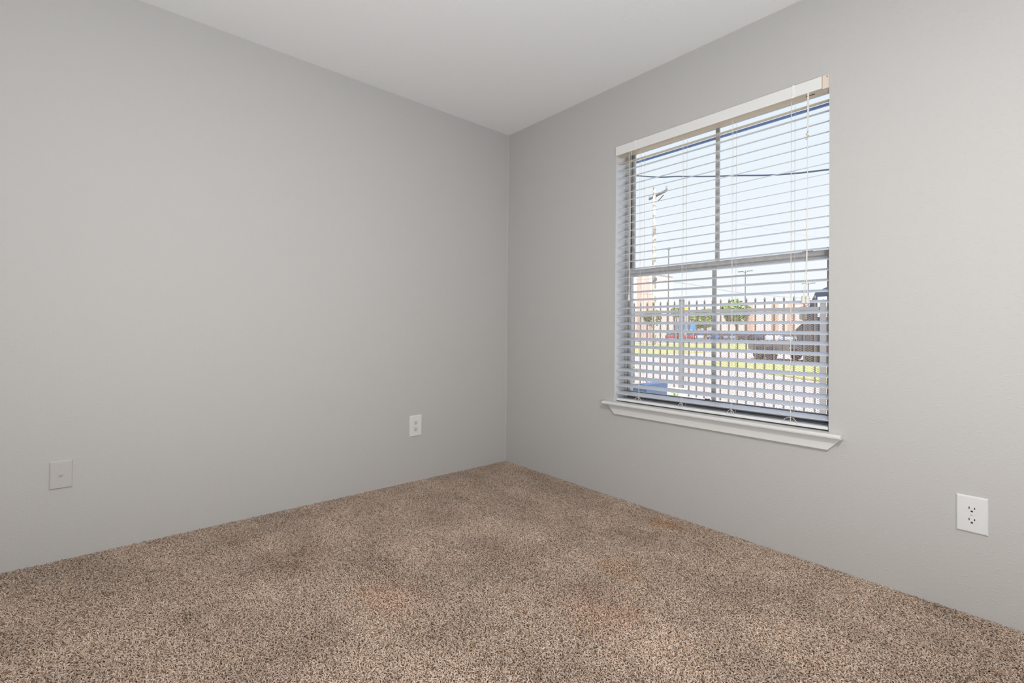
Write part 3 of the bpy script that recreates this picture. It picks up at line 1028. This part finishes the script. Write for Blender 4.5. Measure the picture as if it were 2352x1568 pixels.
# ---- near the wall, lower left corner of the glass
a = on_x(1533, 893, 1.6)
l = on_x(1425, 893, 1.25)
T = thing('utility_cover', (1.25, (a.y + l.y) / 2, GZ), 'slate-blue curved metal cover seen through the lowest gap at the left', 'cover')
hh = on_x(1500, 885, 1.25).z - GZ
y0_, y1_ = a.y - T.location.y, l.y - T.location.y
bm = bmesh.new()
n = 14
prof = [(y0_, 0), (y1_, 0)] + [(y1_ + (y0_ - y1_) * k / n, hh * (.955 + .045 * math.sin(math.pi * k / n * .62))) for k in range(n + 1)]
prism(bm, prof, lambda u, v, a_: (a_, u, v), 0, .35, bev=.008)
build('shell', bm, X['slate'], T)
bm = bmesh.new()
tube(bm, [(-.004, y1_ + (y0_ - y1_) * k / n, hh * (.925 + .05 * math.sin(math.pi * k / n * .62))) for k in range(n + 1)], .005, 6)
build('highlight_strip', bm, M['alu_light'], T)  # bright strip added to draw the curved highlight on the cover

# creeper on the fence at the left edge
a = on_x(1453, 882, 4.75); b_ = on_x(1451, 828, 4.75)
T = thing('creeper', (4.72, a.y, GZ), 'leafy green creeper climbing the fence at the left edge of the glass', 'plant')
bm = bmesh.new(); tube(bm, [(0, 0, 0), (-.02, .02, (a.z - GZ) * .7), (0, .03, b_.z - GZ)], .008, 5); build('stem', bm, X['bark'], T)
bm = bmesh.new()
rn = random.Random(5)
for k in range(130):
    z = rn.uniform(a.z - GZ - .25, b_.z - GZ + .03)
    p = Vector((rn.uniform(-.05, .05), rn.uniform(-.045, .09), z))
    nr = Vector((-1, rn.uniform(-.8, .8), rn.uniform(-.3, 1))).normalized()
    u_ = nr.orthogonal().normalized(); v_ = nr.cross(u_)
    s = rn.uniform(.012, .024)
    bm.faces.new([bm.verts.new(q) for q in (p - u_ * s, p - v_ * s * .6, p + u_ * s, p + v_ * s * .6)])
build('foliage', bm, X['leaf'], T)

# pale low wall carrying the fence, and a sprig growing against it
gw = thing('garden_wall', (fence.location.x, fence.location.y, GZ), 'low pale masonry wall that the iron fence stands on', 'wall', rz=FTH)
bm = bmesh.new(); box(bm, fx(i_min) - .1, fx(i_max) + .1, -.09, .09, 0, WALLT - .04, bev=.006); build('wall_body', bm, X['cream'], gw)
bm = bmesh.new(); box(bm, fx(i_min) - .12, fx(i_max) + .12, -.12, .12, WALLT - .04, WALLT, bev=.008); build('coping', bm, X['cream'], gw)
q0, q1, q2 = on_x(1531, 893, 3.2), on_x(1567, 893, 3.2), on_x(1655, 915, 3.2)
zt, zl = on_x(1545, 891, 3.2).z - GZ, on_x(1560, 911, 3.2).z - GZ
T = thing('masonry_ledge', (3.2, q0.y, GZ), 'stepped pale cream masonry ledge seen right of the blue cover', 'ledge')
bm = bmesh.new(); box(bm, 0, .12, q1.y - q0.y, 0, 0, zt, bev=.006); build('upper_step', bm, X['cream'], T)
bm = bmesh.new(); box(bm, -.02, .12, q2.y - q0.y, q1.y - q0.y - .001, 0, zl, bev=.006); build('lower_step', bm, X['cream'], T)
a = on_x(1549, 893, 3.12)
T = thing('weed', (3.12, a.y, GZ), 'small green weed growing in front of the cream masonry ledge', 'plant')
bm = bmesh.new(); tube(bm, [(0, 0, 0), (.01, .01, a.z - GZ - .05)], .004, 5); build('stem', bm, X['bark'], T)
bm = bmesh.new()
for k in range(70):
    p = Vector((rn.uniform(-.05, .03), rn.uniform(-.05, .05), a.z - GZ - rn.uniform(0, .16)))
    nr = Vector((-1, rn.uniform(-.8, .8), rn.uniform(0, 1))).normalized()
    u_ = nr.orthogonal().normalized(); v_ = nr.cross(u_)
    q_ = rn.uniform(.010, .018)
    bm.faces.new([bm.verts.new(q) for q in (p - u_ * q_, p - v_ * q_ * .6, p + u_ * q_, p + v_ * q_ * .6)])
build('foliage', bm, X['leaf'], T)
